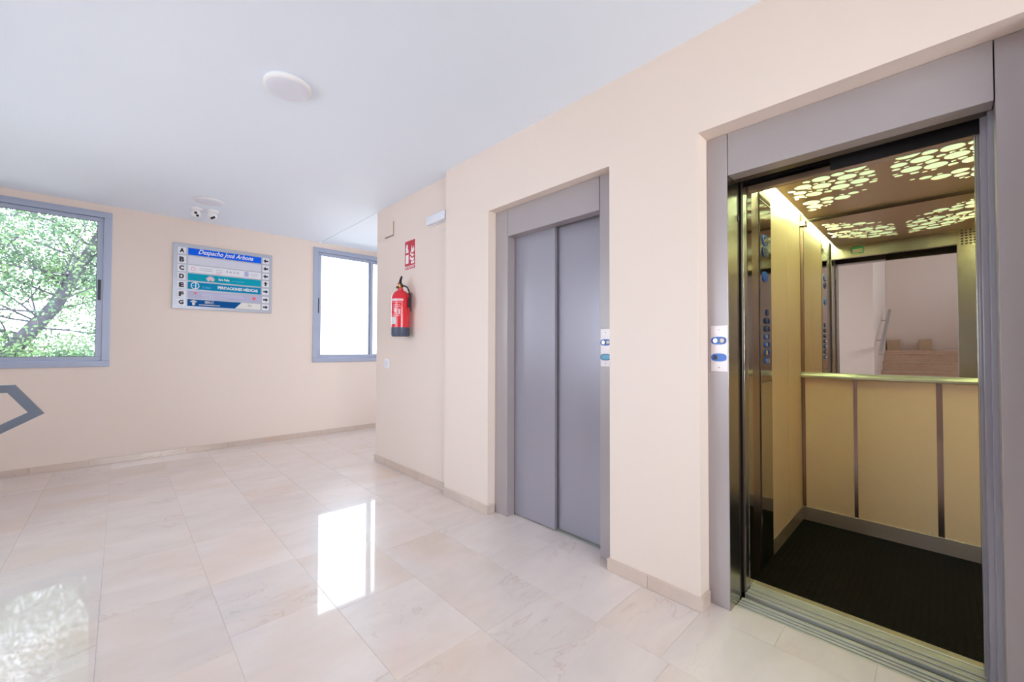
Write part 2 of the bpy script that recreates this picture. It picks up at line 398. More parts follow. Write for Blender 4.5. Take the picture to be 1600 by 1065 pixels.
tag(b.build('wall_corridor', M['wall']), 'peach corridor wall past the corner of the lift block', 'wall', kind='structure')
b = MB().box(2.101, 3.95, 1.06, 1.16, -.3, 3.0).box(2.101, 3.95, -1.05, -.95, -.3, 3.0).box(3.85, 3.95, -.95, 1.06, -.3, 3.0).box(2.101, 3.85, -.95, 1.06, 2.9, 3.0).box(2.101, 2.12, E2[1] + .02, 1.06, 0, 2.9).box(2.09, 3.95, -1.05, 1.16, -.4, -.3).box(2.09, 2.107, -1.05, 1.16, -.3, -.151).box(2.09, 2.35, 1.17, 2.9, -.3, -.16)
b.box(2.25, 2.35, 1.17, 2.5, 0, 2.7)
tag(b.build('wall_shaft', M['concrete']), 'dark concrete walls of the lift shaft', 'wall', kind='structure')
b = MB().box(XL, XS - .004, YC, YB, CH, CH + .18).box(XL, 2.15, YF, YC, CH, CH + .18)
tag(b.build('ceiling', M['ceiling']), 'flat white lobby ceiling', 'ceiling', kind='structure')
b = MB().box(XS + .004, 4.6, YC + .0005, YB, CH, CH + .18).box(XS - .004, XS + .004, YC + .0005, YB, CH + .01, CH + .18).box(2.15, 4.6, YC - .2, YC + .0005, CH, CH + .18)
tag(b.build('trim_1', M['ceiling']), 'white corridor ceiling beyond the thin seam', 'ceiling', kind='structure')
b = MB().box(-4.3, XL, YF, 0.96, 4.3, 4.4)
tag(b.build('trim_2', M['ceiling']), 'high white stairwell ceiling', 'ceiling', kind='structure')

# floor: slab plus single marble tiles
floor = MB().box(-4.3, 2.108, YF, YB, -.15, -.0016).box(2.108, 4.6, YC - .1, YB, -.15, -.0016).build('floor', M['grout'])
tag(floor, 'polished cream marble tile floor of the lobby', 'floor', kind='structure')
random.seed(11)
tile_cache = {}
def floor_tile(x0, x1, y0, y1, name='tile'):
    w, l = round(x1 - x0 - .0010, 4), round(y1 - y0 - .0010, 4)
    if w < .02 or l < .02: return
    if (w, l) not in tile_cache:
        tile_cache[(w, l)] = MB().box(-w/2, w/2, -l/2, l/2, -.012, 0, .0004).mesh('tile', M['marble'])
    o = bpy.data.objects.new(name, tile_cache[(w, l)]); COL.objects.link(o)
    o.parent = floor; o.location = ((x0+x1)/2, (y0+y1)/2, random.uniform(-.0002, .0002))
    o.rotation_euler = (random.uniform(-.0005, .0005), random.uniform(-.0005, .0005), 0)
P = .3965
cols = [1.93 - P * i for i in range(0, 11)]
joints = {0: [.77 - .62*k for k in range(1, 5)] + [.77, 1.06, 1.68, 2.30, 2.92, 3.54, 4.16, 4.78, 5.40],
          1: [1.35 - .62*k for k in range(1, 6)] + [1.35, 2.30, 2.58, 3.2, 3.82, 4.44, 5.06, 5.68],
          2: [1.37 - .62*k for k in range(1, 6)] + [1.37, 1.92, 2.54, 3.16, 3.78, 4.4, 5.02, 5.64],
          3: [2.05 - .62*k for k in range(1, 7)] + [2.05, 2.56, 3.18, 3.80, 4.42, 5.04, 5.66],
          4: [2.57 - .62*k for k in range(1, 8)] + [2.57, 3.19, 3.83, 4.45, 5.07, 5.69]}
for i in range(10):
    xa, xb = cols[i+1], cols[i]
    if i in joints: js = sorted(joints[i])
    else:
        o0 = 3.48 if i == 5 else random.uniform(0, .6)
        js = [o0 + .62 * k for k in range(-12, 12)]
    js = [YF] + [j for j in js if YF + .03 < j < YB - .03] + [YB]
    if xa < XL: xa = XL
    if xb <= xa: continue
    for a, c in zip(js, js[1:]): floor_tile(xa, xb, a, c)
    if i == 9 and xa > XL + .01:
        for a, c in zip(js, js[1:]): floor_tile(XL, xa, a, c)
# strip along the lift wall and the lift thresholds
for a, c in [(E2[0], .18), (.18, .48), (.48, E2[1])]: floor_tile(1.93, 2.105, a, c)
for a, c in [(E1[0], 1.36), (1.36, 1.68), (1.68, 2.005), (2.005, E1[1])]: floor_tile(1.93, 2.088, a, c)
for k in range(8):
    a = 2.92 + .62 * k
    if a < YB: floor_tile(1.93, 2.326, a, min(a + .62, YB)) if a >= YC else floor_tile(1.93, 1.997, a, min(a + .62, YC))
floor_tile(1.93, 2.326, YC, 4.78 - .001)
for i in range(6):
    xa = 2.326 + P * i; o0 = YC + random.uniform(.1, .6)
    js = [YC] + [o0 + .62*k for k in range(3) if o0 + .62*k < YB - .05] + [YB]
    for a, c in zip(js, js[1:]): floor_tile(xa, xa + P, a, c)

# marble skirting, piece by piece
SK_H, SK_T = .065, .012
def skirt(parent, x0, x1, y0, y1):
    return MB().box(x0, x1, y0, y1, .0005, SK_H, .0012).build('skirting_tile', M['marble_skirt'], parent, origin=((x0+x1)/2, (y0+y1)/2, 0))
bb = empty('baseboard_back', (1, YB, 0), 'thin marble skirting along the window wall', 'baseboard', kind='structure')
x = -1.776
while x < 4.5:
    skirt(bb, x + .0008, min(x + .39, 4.59) - .0008, YB - SK_T, YB); x += .39
br = empty('baseboard_right', (XR, 1, 0), 'marble skirting along the lift wall', 'baseboard', kind='structure')
def run_y(xf, ya, yb, js):
    js = [ya] + [j for j in js if ya < j < yb] + [yb]
    for a, c in zip(js, js[1:]): skirt(br, xf - SK_T, xf, a + .0008, c - .0008)
run_y(XR, E2[1] - SK_T, E1[0] + SK_T, [1.03])
run_y(XR, E1[1] - SK_T, 2.83, [2.62])
run_y(XS, 2.83, YC + SK_T, [3.3, 3.68, 4.0])
run_y(XR, YF, E2[0] + SK_T, [-.6, -1.0, -1.4])
skirt(br, XR + .0008, 2.025, E2[1] - SK_T, E2[1]); skirt(br, XR + .0008, 2.0, E1[1] - SK_T, E1[1])
skirt(br, XR + .0008, 2.0, E1[0], E1[0] + SK_T)

# ------------------------------------------------------------------ windows
def window(name, xa, xb, label, latch_left, shut_left):
    w = empty(name, ((xa+xb)/2, YB, WZ[0]), label, 'window', kind='structure')
    za, zb = WZ; y0, y1 = YB - .012, YB + .07; t = .061
    f = MB()
    for q in [(xa, xb, y0, y1, za, za+t), (xa, xb, y0, y1, zb-t, zb), (xa, xa+t, y0, y1, za+t, zb-t), (xb-t, xb, y0, y1, za+t, zb-t)]:
        f.box(*q, .003)
    for q in [(xa+t-.01, xb-t+.01, za+t-.002, za+t+.016), (xa+t-.01, xb-t+.01, zb-t-.016, zb-t+.002), (xa+t-.002, xa+t+.016, za+t, zb-t), (xb-t-.016, xb-t+.002, za+t, zb-t)]:
        f.box(q[0], q[1], y1-.006, y1, q[2], q[3])
    f.box(xa+.012, xb-.012, y0-.004, y0, za+.012, za+.02).box(xa+.012, xb-.012, y0-.004, y0, zb-.02, zb-.012)
    f.build('window_frame', M['window_paint'], w)
    g = MB(); g.box(xa+t, xb-t, y1-.03, y1-.028, za+t-.004, za+t+.001).box(xa+t, xb-t, y1-.03, y1-.028, zb-t-.001, zb-t+.004)
    xm = (xa + xb) / 2 - (.012 if shut_left else -.012); s = .040
    for k, (a, c, yo) in enumerate([(xa+t, xm+.032, .006), (xm-.032, xb-t, .036)] if shut_left else [(xa+t, xm+.032, .036), (xm-.032, xb-t, .006)]):
        ya, yb = YB + yo, YB + yo + .026
        sb = MB(); z0, z1 = za+t+.004, zb-t-.004; a0, c0 = a+.003, c-.003
        sb.box(a0, c0, ya, yb, z0, z0+s, .002).box(a0, c0, ya, yb, z1-s, z1, .002)
        wl = .044
        sb.box(a0, a0+wl, ya, yb, z0+s, z1-s, .002).box(c0-wl, c0, ya, yb, z0+s, z1-s, .002)
        sash = sb.build('sash', M['window_paint'], w)
        MB().box(a0+wl-.004, c0-wl+.004, ya+.011, ya+.015, z0+s-.004, z1-s+.004).build('glass_pane', M['glass'], sash)
        gk = MB()
        for q in [(a0+wl, c0-wl, z0+s, z0+s+.004), (a0+wl, c0-wl, z1-s-.004, z1-s), (a0+wl, a0+wl+.003, z0+s, z1-s), (c0-wl-.003, c0-wl, z0+s, z1-s)]:
            gk.box(q[0], q[1], ya+.006, ya+.010, q[2], q[3])
        gk.build('gasket', M['rubber'], sash)
        if k == 0 and latch_left:
            MB().box(a0+.006, a0+.02, ya-.006, ya-.0005, 1.69, 1.9, .002).build('latch', M['rubber'], sash)
        if k == 1 and not latch_left:
            MB().box(c0-.034, c0-.012, ya-.008, ya-.0005, 1.69, 1.9, .002).build('latch', M['black_plastic'], sash)
    return w
window('window_1', *WX[0], 'blue-grey aluminium sliding window with a tree outside, at the left edge', False, False)
window('window_2', *WX[1], 'blue-grey aluminium sliding window with a blank white view, by the corner', True, True)
w3 = empty('added_window_3', (XL, 2.79, .75), 'unseen wide window added in the left wall for more daylight', 'window', kind='structure')  # unseen, added to let daylight onto the lift wall
f = MB()
for q in [(*WL[:2], WL[2], WL[2]+.06), (*WL[:2], WL[3]-.06, WL[3]), (WL[0], WL[0]+.06, WL[2]+.06, WL[3]-.06), (WL[1]-.06, WL[1], WL[2]+.06, WL[3]-.06), (2.76, 2.82, WL[2]+.06, WL[3]-.06)]:
    f.box(XL-.1, XL-.04, q[0], q[1], q[2], q[3], .003)
f.build('window_frame', M['window_paint'], w3)
for a, c in [(WL[0]+.06, 2.76), (2.82, WL[1]-.06)]: MB().box(XL-.075, XL-.07, a, c, WL[2]+.06, WL[3]-.06).build('glass_pane', M['glass'], w3)

w5 = empty('added_window_5', (4.6, 5.1, .3), 'unseen tall window added at the corridor end to brighten it', 'window', kind='structure')  # added out of view to brighten the corridor near the corner
f = MB()
for q in [(4.45, 5.75, .3, .36), (4.45, 5.75, 2.39, 2.45), (4.45, 4.51, .36, 2.39), (5.69, 5.75, .36, 2.39)]:
    f.box(4.64, 4.70, q[0], q[1], q[2], q[3], .003)
f.build('window_frame', M['window_paint'], w5)
MB().box(4.665, 4.67, 4.51, 5.69, .36, 2.39).build('glass_pane', M['glass'], w5)
for nm, a, c, z0, z1, lab in [('added_window_4', -.28, 1.52, .9, 2.3, 'unseen window added behind the photographer for more daylight'), ('added_window_6', -3.7, -2.3, 2.2, 3.8, 'unseen high window added to brighten the stairwell')]:  # both unseen, added to light the near lobby and the stairwell
    w4 = empty(nm, ((a+c)/2, YF, z0), lab, 'window', kind='structure')
    f = MB()
    for q in [(a, c, z0, z0+.05), (a, c, z1-.05, z1), (a, a+.05, z0+.05, z1-.05), (c-.05, c, z0+.05, z1-.05)]:
        f.box(q[0], q[1], YF-.1, YF-.04, q[2], q[3], .003)
    f.build('window_frame', M['window_paint'], w4)
    MB().box(a+.05, c-.05, YF-.075, YF-.07, z0+.05, z1-.05).build('glass_pane', M['glass'], w4)

# ------------------------------------------------------------------ lift landing doors
def landing(name, label, E, ya, yb, xf, is_open):
    """E wall opening, (ya,yb) clear opening, xf frame face"""
    r = empty(name, (xf, (ya+yb)/2, 0), label, 'lift door', kind='structure')
    top = 2.012
    MB().box(xf, xf+.075, yb, E[1]-.0005, 0, OT-.001, .002).build('jamb', M['frame_paint'], r)
    MB().box(xf, xf+.075, E[0]+.0005, ya, 0, OT-.001, .002).build('jamb', M['frame_paint'], r)
    MB().box(xf, xf+.075, ya+.003, yb-.003, top, OT-.001, .0015).build('header', M['frame_paint'], r)
    return r
d2 = landing('door_2', 'open grey steel lift doorway showing the lit car', E2, -.132, .681, 2.04, True)
# steel reveals, deep jambs of the open lift
MB().box(2.115, 2.165, .681, .76, 0, 2.2).box(2.04, 2.165, .6795, .681, .0, 2.012).build('reveal', M['steel'], d2)
MB().box(2.115, 2.165, -.132, .76, 2.012, 2.2, .001).build('reveal', M['steel_dark'], d2)
MB().box(2.17, 2.20, .683, .74, 0, 2.1, .002).build('door_stop', M['steel_dark'], d2)
MB().box(2.176, 2.194, .678, .683, 1.83, 1.86, .003).build('latch_keeper', M['black_plastic'], d2)
MB().box(2.085, 2.108, -.60, -.115, 0.012, 2.04, .002).build('door_panel', M['door_paint'], d2) if False else None
MB().box(2.122, 2.150, -.70, -.119, 0.012, 2.04, .002).build('door_panel', M['door_paint'], d2)
MB().box(2.160, 2.188, -.80, -.104, 0.012, 2.04, .002).build('door_panel', M['door_paint'], d2)
sl = MB()
for a, c in [(2.1055, 2.121), (2.131, 2.145), (2.156, 2.168), (2.180, 2.203)]: sl.box(a, c, -.24, .6795, -.03, -.001, .0015)
sl.build('sill', M['alu'], d2)
MB().box(2.1055, 2.206, -.9, .70, -.06, -.0305).build('sill_channel', M['black_metal'], d2)

d1 = landing('door_1', 'closed two-panel grey steel lift door', E1, 1.366, 2.153, 2.01, False)
MB().box(2.085, 2.12, 2.153, 2.25, 0, 2.2).build('reveal', M['steel_dark'], d1)
MB().box(2.0865, 2.114, 1.772, 2.19, .006, 2.05, .0025).build('door_panel', M['door_paint'], d1, label='left door panel standing proud of the right one')
MB().box(2.124, 2.152, 1.34, 1.80, .006, 2.05, .0025).build('door_panel', M['door_paint'], d1, label='right door panel set back behind the left one')
MB().box(2.0885, 2.116, 1.34, 1.770, -.03, .0, .001).box(2.0885, 2.2, 1.33, 2.2, -.05, -.014).build('sill', M['alu'], d1)
MB().box(2.16, 2.19, 1.3, 2.24, 0, 2.3).build('shaft_guard', M['steel_dark'], d1)

# ------------------------------------------------------------------ lift car
CY0, CY1, CXB, CXF = -.303, .694, 3.54, 2.40
CC = (CY0 + CY1) / 2
HM = 2.13
car = empty('elevator_car', (3.0, CC, 0), 'lit lift car with beige panels and a mirror, behind the open doorway', 'lift car')
MB().box(CXF, 3.60, CY0-.02, CY1+.02, -.06, -.006).build('floor_mat', M['studs'], car, origin=(3, CC, 0), label='black studded rubber floor')
cs = MB()
for a, c in [(2.242, 2.262), (2.272, 2.300), (2.311, 2.358)]: cs.box(a, c, -.28, .681, -.04, -.001, .0015)
cs.build('car_sill', M['alu'], car)
MB().box(2.236, 2.36, -.9, .70, -.07, -.0405).build('sill_channel', M['black_metal'], car)
MB().box(2.360, 2.402, -.28, .69, -.04, .004, .002).build('sill_edge', M['alu_edge'], car)
# back wall panels, strips, skirting
zr0, zr1 = 1.0, 1.036
for a, c in [(.407, .672), (.022, .387), (CY0+.004, -.004)]:
    MB().box(CXB, CXB+.012, a, c, .088, zr0, .0015).build('back_panel', M['laminate'], car, origin=(CXB, a, 0))
for a, c in [(.672, .694), (.387, .407), (-.004, .022)]:
    MB().box(CXB+.001, CXB+.006, a, c, .088, zr0).box(CXB-.002, CXB+.001, a+.002, a+.007, .088, zr0).box(CXB-.002, CXB+.001, c-.007, c-.002, .088, zr0).build('cover_strip', M['strip'], car)
MB().box(CXB-.008, CXB+.004, CY0, CY1, -.006, .088, .001).build('skirting', M['steel_h'], car)
MB().box(CXB+.012, 3.60, CY0-.03, CY1+.03, -.02, 2.4).build('back_shell', M['steel_dark'], car)
MB().box(3.548, 3.5515, CY0+.001, CY1-.001, zr1-.004, 2.108).build('mirror', M['mirror'], car)
MB().box(3.545, 3.5515, CY0+.001, CY1-.001, 2.108, 2.126, .002).build('mirror_trim', M['steel_dark'], car)
MB().box(3.540, 3.547, .674, .6935, zr1+.005, 2.085, .001).build('corner_strip', M['strip'], car)
MB().box(3.515, 3.548, .655, .693, 2.085, 2.122, .003).build('mirror_bracket', M['steel'], car)
hr = MB(); prof = [(3.548, zr0+.002), (3.515, zr0), (3.503, zr0+.006), (3.500, zr0+.018), (3.505, zr0+.03), (3.518, zr1), (3.548, zr1+.004)]
hr.prism([(x, CY0+.002, z) for x, z in prof], (0, CY1-CY0-.004, 0))
hr.build('handrail', M['alu_edge'], car, smooth=True)
# left wall: post, control column, two panels
MB().box(2.40, 2.43, CY1, CY1+.02, 0, 2.2).box(2.565, 2.569, CY1-.001, CY1+.02, 0, 2.2).build('seam', M['black_metal'], car)
MB().box(2.432, 2.562, CY1, CY1+.02, 0, 2.2, .001).build('side_post', M['strip'], car)
cop = MB().box(2.571, 2.788, CY1-.004, CY1+.02, .0, 2.2, .0015).build('control_column', M['steel_polish'], car)
for zj in (1.015, 2.04): MB().box(2.571, 2.788, CY1-.0052, CY1-.0038, zj, zj+.004).build('joint', M['steel_dark'], cop)
for a, c in [(2.796, 3.172), (3.180, 3.538)]:
    MB().box(a, c, CY1, CY1+.02, .088, 2.2, .001).build('side_panel', M['laminate'], car, origin=(a, CY1, 0))
MB().box(2.788, 3.54, CY1+.008, CY1+.02, 0, 2.2).build('groove', M['black_metal'], car)
MB().box(2.790, 3.536, CY1-.006, CY1+.006, -.006, .088, .001).build('skirting', M['steel_h'], car)
# right wall
for a, c in [(2.42, 2.79), (2.798, 3.166), (3.174, 3.538)]:
    MB().box(a, c, CY0-.02, CY0, .088, 2.2, .001).build('side_panel', M['laminate'], car, origin=(a, CY0, 0))
MB().box(2.40, 3.54, CY0-.03, CY0-.008, 0, 2.2).build('groove', M['strip'], car)
MB().box(2.41, 3.536, CY0-.006, CY0+.006, -.006, .088, .001).build('skirting', M['steel_h'], car)
MB().box(2.36, 3.60, CY1+.02, CY1+.03, -.02, 2.4).box(2.36, 3.60, CY0-.04, CY0-.03, -.02, 2.4).build('side_shell', M['steel_dark'], car)
# front: left jamb post, right return panel with vent holes, header
MB().box(2.240, 2.262, .681, .74, 0, 2.04, .002).build('front_post', M['steel_dark'], car)
MB().box(2.264, 2.318, .6815, .72, 0, 2.2, .002).build('front_post', M['steel'], car)
MB().box(2.324, 2.398, .6815, .72, 0, 2.2, .002).build('front_post', M['steel_polish'], car)
MB().box(2.33, 2.388, CY0-.03, -.098, -.02, 2.2).build('return_panel', M['steel'], car)
MB().box(2.388, 2.398, CY0, -.098, -.0, 2.2, .001).build('return_face', M['steel'], car)
vh = MB()
for i in range(8):
    for j in range(6):
        y = -.125 - i * .022; z = 2.02 + j * .021
        vh.box(2.3975, 2.3992, y-.006, y+.006, z-.005, z+.005)
o = vh.build('vent_holes', M['black_metal'], car)
MB().box(2.355, 2.388, -.098, CY1+.02, 2.022, 2.05, .001).build('front_header', M['ceil_panel'], car)
MB().box(2.37, 2.388, -.098, CY1+.02, 2.052, 2.2).build('header_backing', M['black_metal'], car)
MB().box(2.388, 2.398, -.098, CY1, 2.022, 2.2, .001).build('header_face', M['steel'], car)
st = MB().box(2.398, 2.3988, .455, .54, 2.05, 2.112).build('sticker', M['sticker_green'], car)
MB().box(2.3989, 2.3992, .463, .532, 2.058, 2.092).build('sticker_text', M['label_white'], st)
# hanger gear above the doors (dark)
MB().box(2.325, 2.335, -.9, .72, 2.06, 2.6).build('door_track', M['black_metal'], car)
MB().box(2.235, 2.245, -.85, .325, 1.985, 2.3, .002).build('hanger_plate', M['black_metal'], car)
MB().box(2.262, 2.285, .305, .33, 2.035, 2.09, .002).box(2.24, 2.25, .27, .36, 2.06, 2.075, .002).build('hanger_bracket', M['steel_dark'], car)
MB().box(2.246, 2.272, -.85, -.100, .012, 2.02, .002).build('car_door_panel', M['door_paint'], car)
MB().box(2.290, 2.316, -.90, -.097, .012, 2.04, .002).build('car_door_panel', M['door_paint'], car)
# ceiling: bronze panel punched with round holes, a diffuser above, side light gaps
def punched():
    random.seed(5)
    xa, xb = CXF + .003, 3.545; ya, yb = CY0 + .048, CY1 - .048
    def inside(x, y, r):
        v = abs(y - CC); hw = (yb - ya) / 2
        if v - r < .028 or v + r > hw - .03: return False
        if x - r < 2.50 or x + r > 3.50: return False
        # arc that cuts the front corners
        lim = 2.56 + .34 * (v / hw) ** 2.2
        if x - r >= lim and x + r <= 3.03: return True
        # wedges that widen towards the side walls
        if x - r >= 3.095 and x + r <= 3.105 + .34 * max(0, (v - .06) / hw): return True
        return False
    circ = []
    for r, tries in [(.041, 700), (.034, 1200), (.026, 1600), (.018, 2200), (.011, 3500)]:
        for _ in range(tries):
            rr = r * random.uniform(.9, 1.1)
            x = random.uniform(2.5, 3.5); y = random.uniform(CC, yb)
            if not inside(x, y, rr): continue
            if all((x-a)**2 + (y-c)**2 > (rr + s + .0055)**2 for a, c, s in circ): circ.append((x, y, rr))
    print('holes', len(circ), sum(c[0] > 3.08 for c in circ))
    full = circ + [(x, 2*CC - y, r) for x, y, r in circ]
    cu = bpy.data.curves.new('punched', 'CURVE'); cu.dimensions = '2D'; cu.fill_mode = 'BOTH'; cu.extrude = .0012
    def poly(pts):
        s = cu.splines.new('POLY'); s.points.add(len(pts)-1); s.use_cyclic_u = True
        for p, q in zip(s.points, pts): p.co = (q[0], q[1], 0, 1)
    poly([(xa, ya), (xb, ya), (xb, yb), (xa, yb)])
    for x, y, r in full:
        n = 20 if r > .02 else 12
        poly([(x + r*math.cos(2*PI*k/n), y + r*math.sin(2*PI*k/n)) for k in range(n)])
    t = bpy.data.objects.new('punched', cu); COL.objects.link(t)
    me = bpy.data.meshes.new_from_object(t); bpy.data.objects.remove(t); bpy.data.curves.remove(cu)
    for v in me.vertices: v.co = Vector((v.co.x, v.co.y, v.co.z + HM)) - Vector(car.location)
    me.materials.clear(); me.materials.append(M['ceil_panel']); me.name = 'ceiling_panel'
    o = bpy.data.objects.new('ceiling_panel', me); COL.objects.link(o); o.parent = car
    return o
punched()
MB().box(CXF, 3.545, CY0+.075, CY1-.075, 2.175, 2.18).build('light_diffuser', M['cab_light'], car)
for ya in (CY0+.012, CY1-.052): MB().box(CXF+.02, 3.53, ya, ya+.04, 2.165, 2.19, .008, 2).build('light_tube', M['cab_tube'], car)
MB().box(2.36, 3.60, CY0-.04, CY1+.03, 2.20, 2.22).build('roof', M['steel_dark'], car)
# control buttons on the left wall column (face y = CY1-.004, seen from the inside)
YP = CY1 - .004
def stadium(x0, x1, z0, z1, ya, yb, mb, n=8):
    w, h = (x1-x0)/2, (z1-z0)/2; cx, cz = (x0+x1)/2, (z0+z1)/2; r = min(w, h)
    pts = []
    for k in range(n*2+2):
        a = -PI/2 + PI * (k if k <= n else k-1) / n
        if w >= h:
            ox = (w - r) if k <= n else -(w - r); oz = 0
        else:
            ox = 0; oz = 0
        pts.append((cx + ox + r*math.cos(a), ya, cz + oz + r*math.sin(a)))
    mb.prism(pts, (0, yb-ya, 0))
def oval(cx, cz, rx, rz, mb, ya, yb, n=20, e=2.6):
    pts = []
    for k in range(n):
        a = 2*PI*k/n; c, s = math.cos(a), math.sin(a)
        pts.append((cx + rx*math.copysign(abs(c)**(2/e), c), ya, cz + rz*math.copysign(abs(s)**(2/e), s)))
    mb.prism(pts, (0, yb-ya, 0)); return mb
d = oval(2.667, 1.825, .052, .031, MB(), YP-.004, YP).build('display', M['blue_plastic'], cop)
d = oval(2.667, 1.825, .040, .021, MB(), YP-.005, YP-.0041).build('display_window', M['steel_polish'], cop)
d = oval(2.666, 1.760, .052, .030, MB(), YP-.004, YP).build('display', M['blue_dark'], cop)
d = oval(2.668, 1.760, .030, .018, MB(), YP-.005, YP-.0041).build('display_window', M['black_plastic'], cop)
d = oval(2.661, 1.616, .046, .029, MB(), YP-.004, YP).build('key_switch', M['blue_plastic'], cop)
oval(2.695, 1.412, .020, .019, MB(), YP-.004, YP).build('button_surround', M['blue_dark'], cop)
for k in range(6):
    z = 1.364 - k * .0455
    oval(2.69, z, .052, .0185, MB(), YP-.004, YP).build('button_surround', M['blue_dark'] if k < 2 else M['blue_plastic'], cop)
    MB().lathe((2.668, YP-.004, z), [(.0125, 0), (.0125, -.0025), (.010, -.0035)], 'y', 14).build('button', [M['bronze_button'], M['bronze_button'], M['chrome'], M['chrome'], M['yellow'], M['chrome']][k], cop)
    MB().lathe((2.712, YP-.004, z), [(.0125, 0), (.0125, -.0025), (.010, -.0035)], 'y', 14).build('button', [M['blue_dark'], M['blue_dark'], M['bronze_button'], M['blue_dark'], M['blue_dark'], M['chrome']][k], cop)

# ------------------------------------------------------------------ call panels on the door frames
def call_panel(xf, y0, y1, z0, z1, zb, label, kinds):
    r = empty('call_panel', (xf, (y0+y1)/2, z0), label, 'call panel', 'call panels on the lift frames')
    MB().box(xf-.004, xf-.0002, y0, y1, z0, z1, .0012).build('plate', M['plate_silver'], r)
    yc = (y0+y1)/2
    for z in (z0 + .02, z1 - .02):
        MB().lathe((xf-.004, yc, z), [(.003, 0), (.003, -.001)], 'x', 10).build('screw', M['bronze_button'], r)
    def ov(cy, cz, ry, rz, t0, t1, m, name, par, e=2.8):
        pts = []
        for k in range(24):
            a = 2*PI*k/24; c, s = math.cos(a), math.sin(a)
            pts.append((xf-t0, cy + ry*math.copysign(abs(c)**(2/e), c), cz + rz*math.copysign(abs(s)**(2/e), s)))
        return MB().prism(pts, (-(t1-t0), 0, 0)).build(name, m, par)
    s1 = ov(yc, zb[0], .034, .0185, .004, .0075, M['blue_plastic'], 'button_surround', r)
    MB().lathe((xf-.0075, yc+.014, zb[0]), [(.0115, 0), (.0115, -.002), (.009, -.003)], 'x', 18).build('button', M['chrome'], s1)
    MB().lathe((xf-.0075, yc-.016, zb[0]), [(.0125, 0), (.0125, -.0015), (.010, -.002)], 'x', 18).build('key_switch', M['bronze_button'], s1)
    s2 = ov(yc, zb[1], .034, .0185, .004, .0075, M['blue_plastic'] if kinds else M['blue_dark'], 'display_surround', r)
    if kinds: MB().box(xf-.0088, xf-.0075, yc+.006, yc+.023, zb[1]-.010, zb[1]+.010, .001).build('display', M['black_plastic'], s2)
    else: ov(yc, zb[1], .029, .0145, .0075, .0085, M['teal_glass'], 'display', s2)
    return r
call_panel(2.04, .684, .758, 1.095, 1.312, (1.241, 1.162), 'silver call panel with a dark square display, on the open lift frame', True)
call_panel(2.01, 1.288, 1.358, 1.099, 1.315, (1.238, 1.154), 'silver call panel with a teal display, beside the closed lift door', False)

# ------------------------------------------------------------------ directory sign
SX0, SX1, SZ0, SZ1, SY = .408, 1.397, 1.646, 2.392, YB
sg = empty('directory_sign', ((SX0+SX1)/2, SY, SZ0), 'silver wall directory with lettered coloured strips and arrows', 'sign')
MB().box(SX0, SX1, SY-.018, SY-.0003, SZ0, SZ1, .003).build('board', M['sign_plate'], sg)
H = SZ1 - SZ0
rows = [(.055, .165), (.178, .308), (.318, .432), (.445, .560), (.577, .692), (.716, .833), (.846, .955)]
smat = ['s_blue', 's_blank', 's_white', 's_teal', 's_teal2', 's_lav', 's_navy']
U, V = (1, 0, 0), (0, 0, 1)
ys = SY - .018
strips = []
for i, (t, bt) in enumerate(rows):
    z1, z0 = SZ1 - t*H, SZ1 - bt*H
    p = MB().box(.449, .524, ys-.003, ys, z0+.004, z1-.004, .001).build('letter_plate', M['s_white'], sg)
    text_obj('letter', 'ABCDEFG'[i], M['ink'], p, (.465, ys-.0032, z0 + .016), U, V, (z1-z0)*.62, .044, bold=.06)
    q = MB().box(1.288, 1.362, ys-.003, ys, z0+.004, z1-.004, .001).build('arrow_plate', M['s_white'], sg)
    cx, cz = 1.325, (z0+z1)/2
    arrow = [(-.026, .010), (.002, .010), (.002, .027), (.029, 0), (.002, -.027), (.002, -.010), (-.026, -.010)]
    dr = 'LLLURRR'[i]
    pts = [{'L': (-a, c), 'R': (a, c), 'U': (c, a)}[dr] for a, c in arrow]
    MB().prism([(cx+a, ys-.0032, cz+c) for a, c in pts], (0, -.0006, 0)).build('arrow', M['ink'], q)
    s = MB().box(.543, 1.273, ys-.004, ys, z0+.002, z1-.002, .001).build('name_strip', M[smat[i]], sg)
    strips.append((s, z0, z1))
yt = ys - .0042
def txt(i, s, m, x0, x1, f0, f1, shear=0, bold=0.0):
    o, z0, z1 = strips[i]; h = z1 - z0
    return text_obj('lettering', s, M[m], o, (x0, yt, z0 + f0*h), U, V, (f1-f0)*h, x1-x0, shear=shear, bold=bold)
def bar(i, m, x0, x1, f0, f1, name='print_mark'):
    o, z0, z1 = strips[i]; h = z1 - z0
    return MB().box(x0, x1, yt-.0004, yt, z0+f0*h, z0+f1*h).build(name, M[m], o)
def ring(i, m, cx, f, r0, r1, name='emblem', n=24):
    o, z0, z1 = strips[i]; cz = z0 + f*(z1-z0)
    b = MB(); bmv = b.bm
    A = [bmv.verts.new((cx + r0*math.cos(2*PI*k/n), yt-.0003, cz + r0*math.sin(2*PI*k/n))) for k in range(n)]
    B = [bmv.verts.new((cx + r1*math.cos(2*PI*k/n), yt-.0003, cz + r1*math.sin(2*PI*k/n))) for k in range(n)]
    for k in range(n): bmv.faces.new([A[k], A[(k+1)%n], B[(k+1)%n], B[k]])
    return b.build(name, M[m], o)
txt(0, 'Despacho José Arbona', 'sign_white', .635, 1.185, .08, .92, shear=.42, bold=.012)
ring(2, 'ink_pink', .592, .5, .016, .022)
for k, (a, c) in enumerate([(.647, .773), (.805, .866)]):
    bar(2, 'ink_grey', a, c, .62, .68); bar(2, 'ink_grey', a, c, .36, .42)
bar(2, 'ink_red', .805, .855, .12, .18)
txt(2, 'S A S A', 'ink_grey', .905, 1.040, .42, .74, bold=.02)
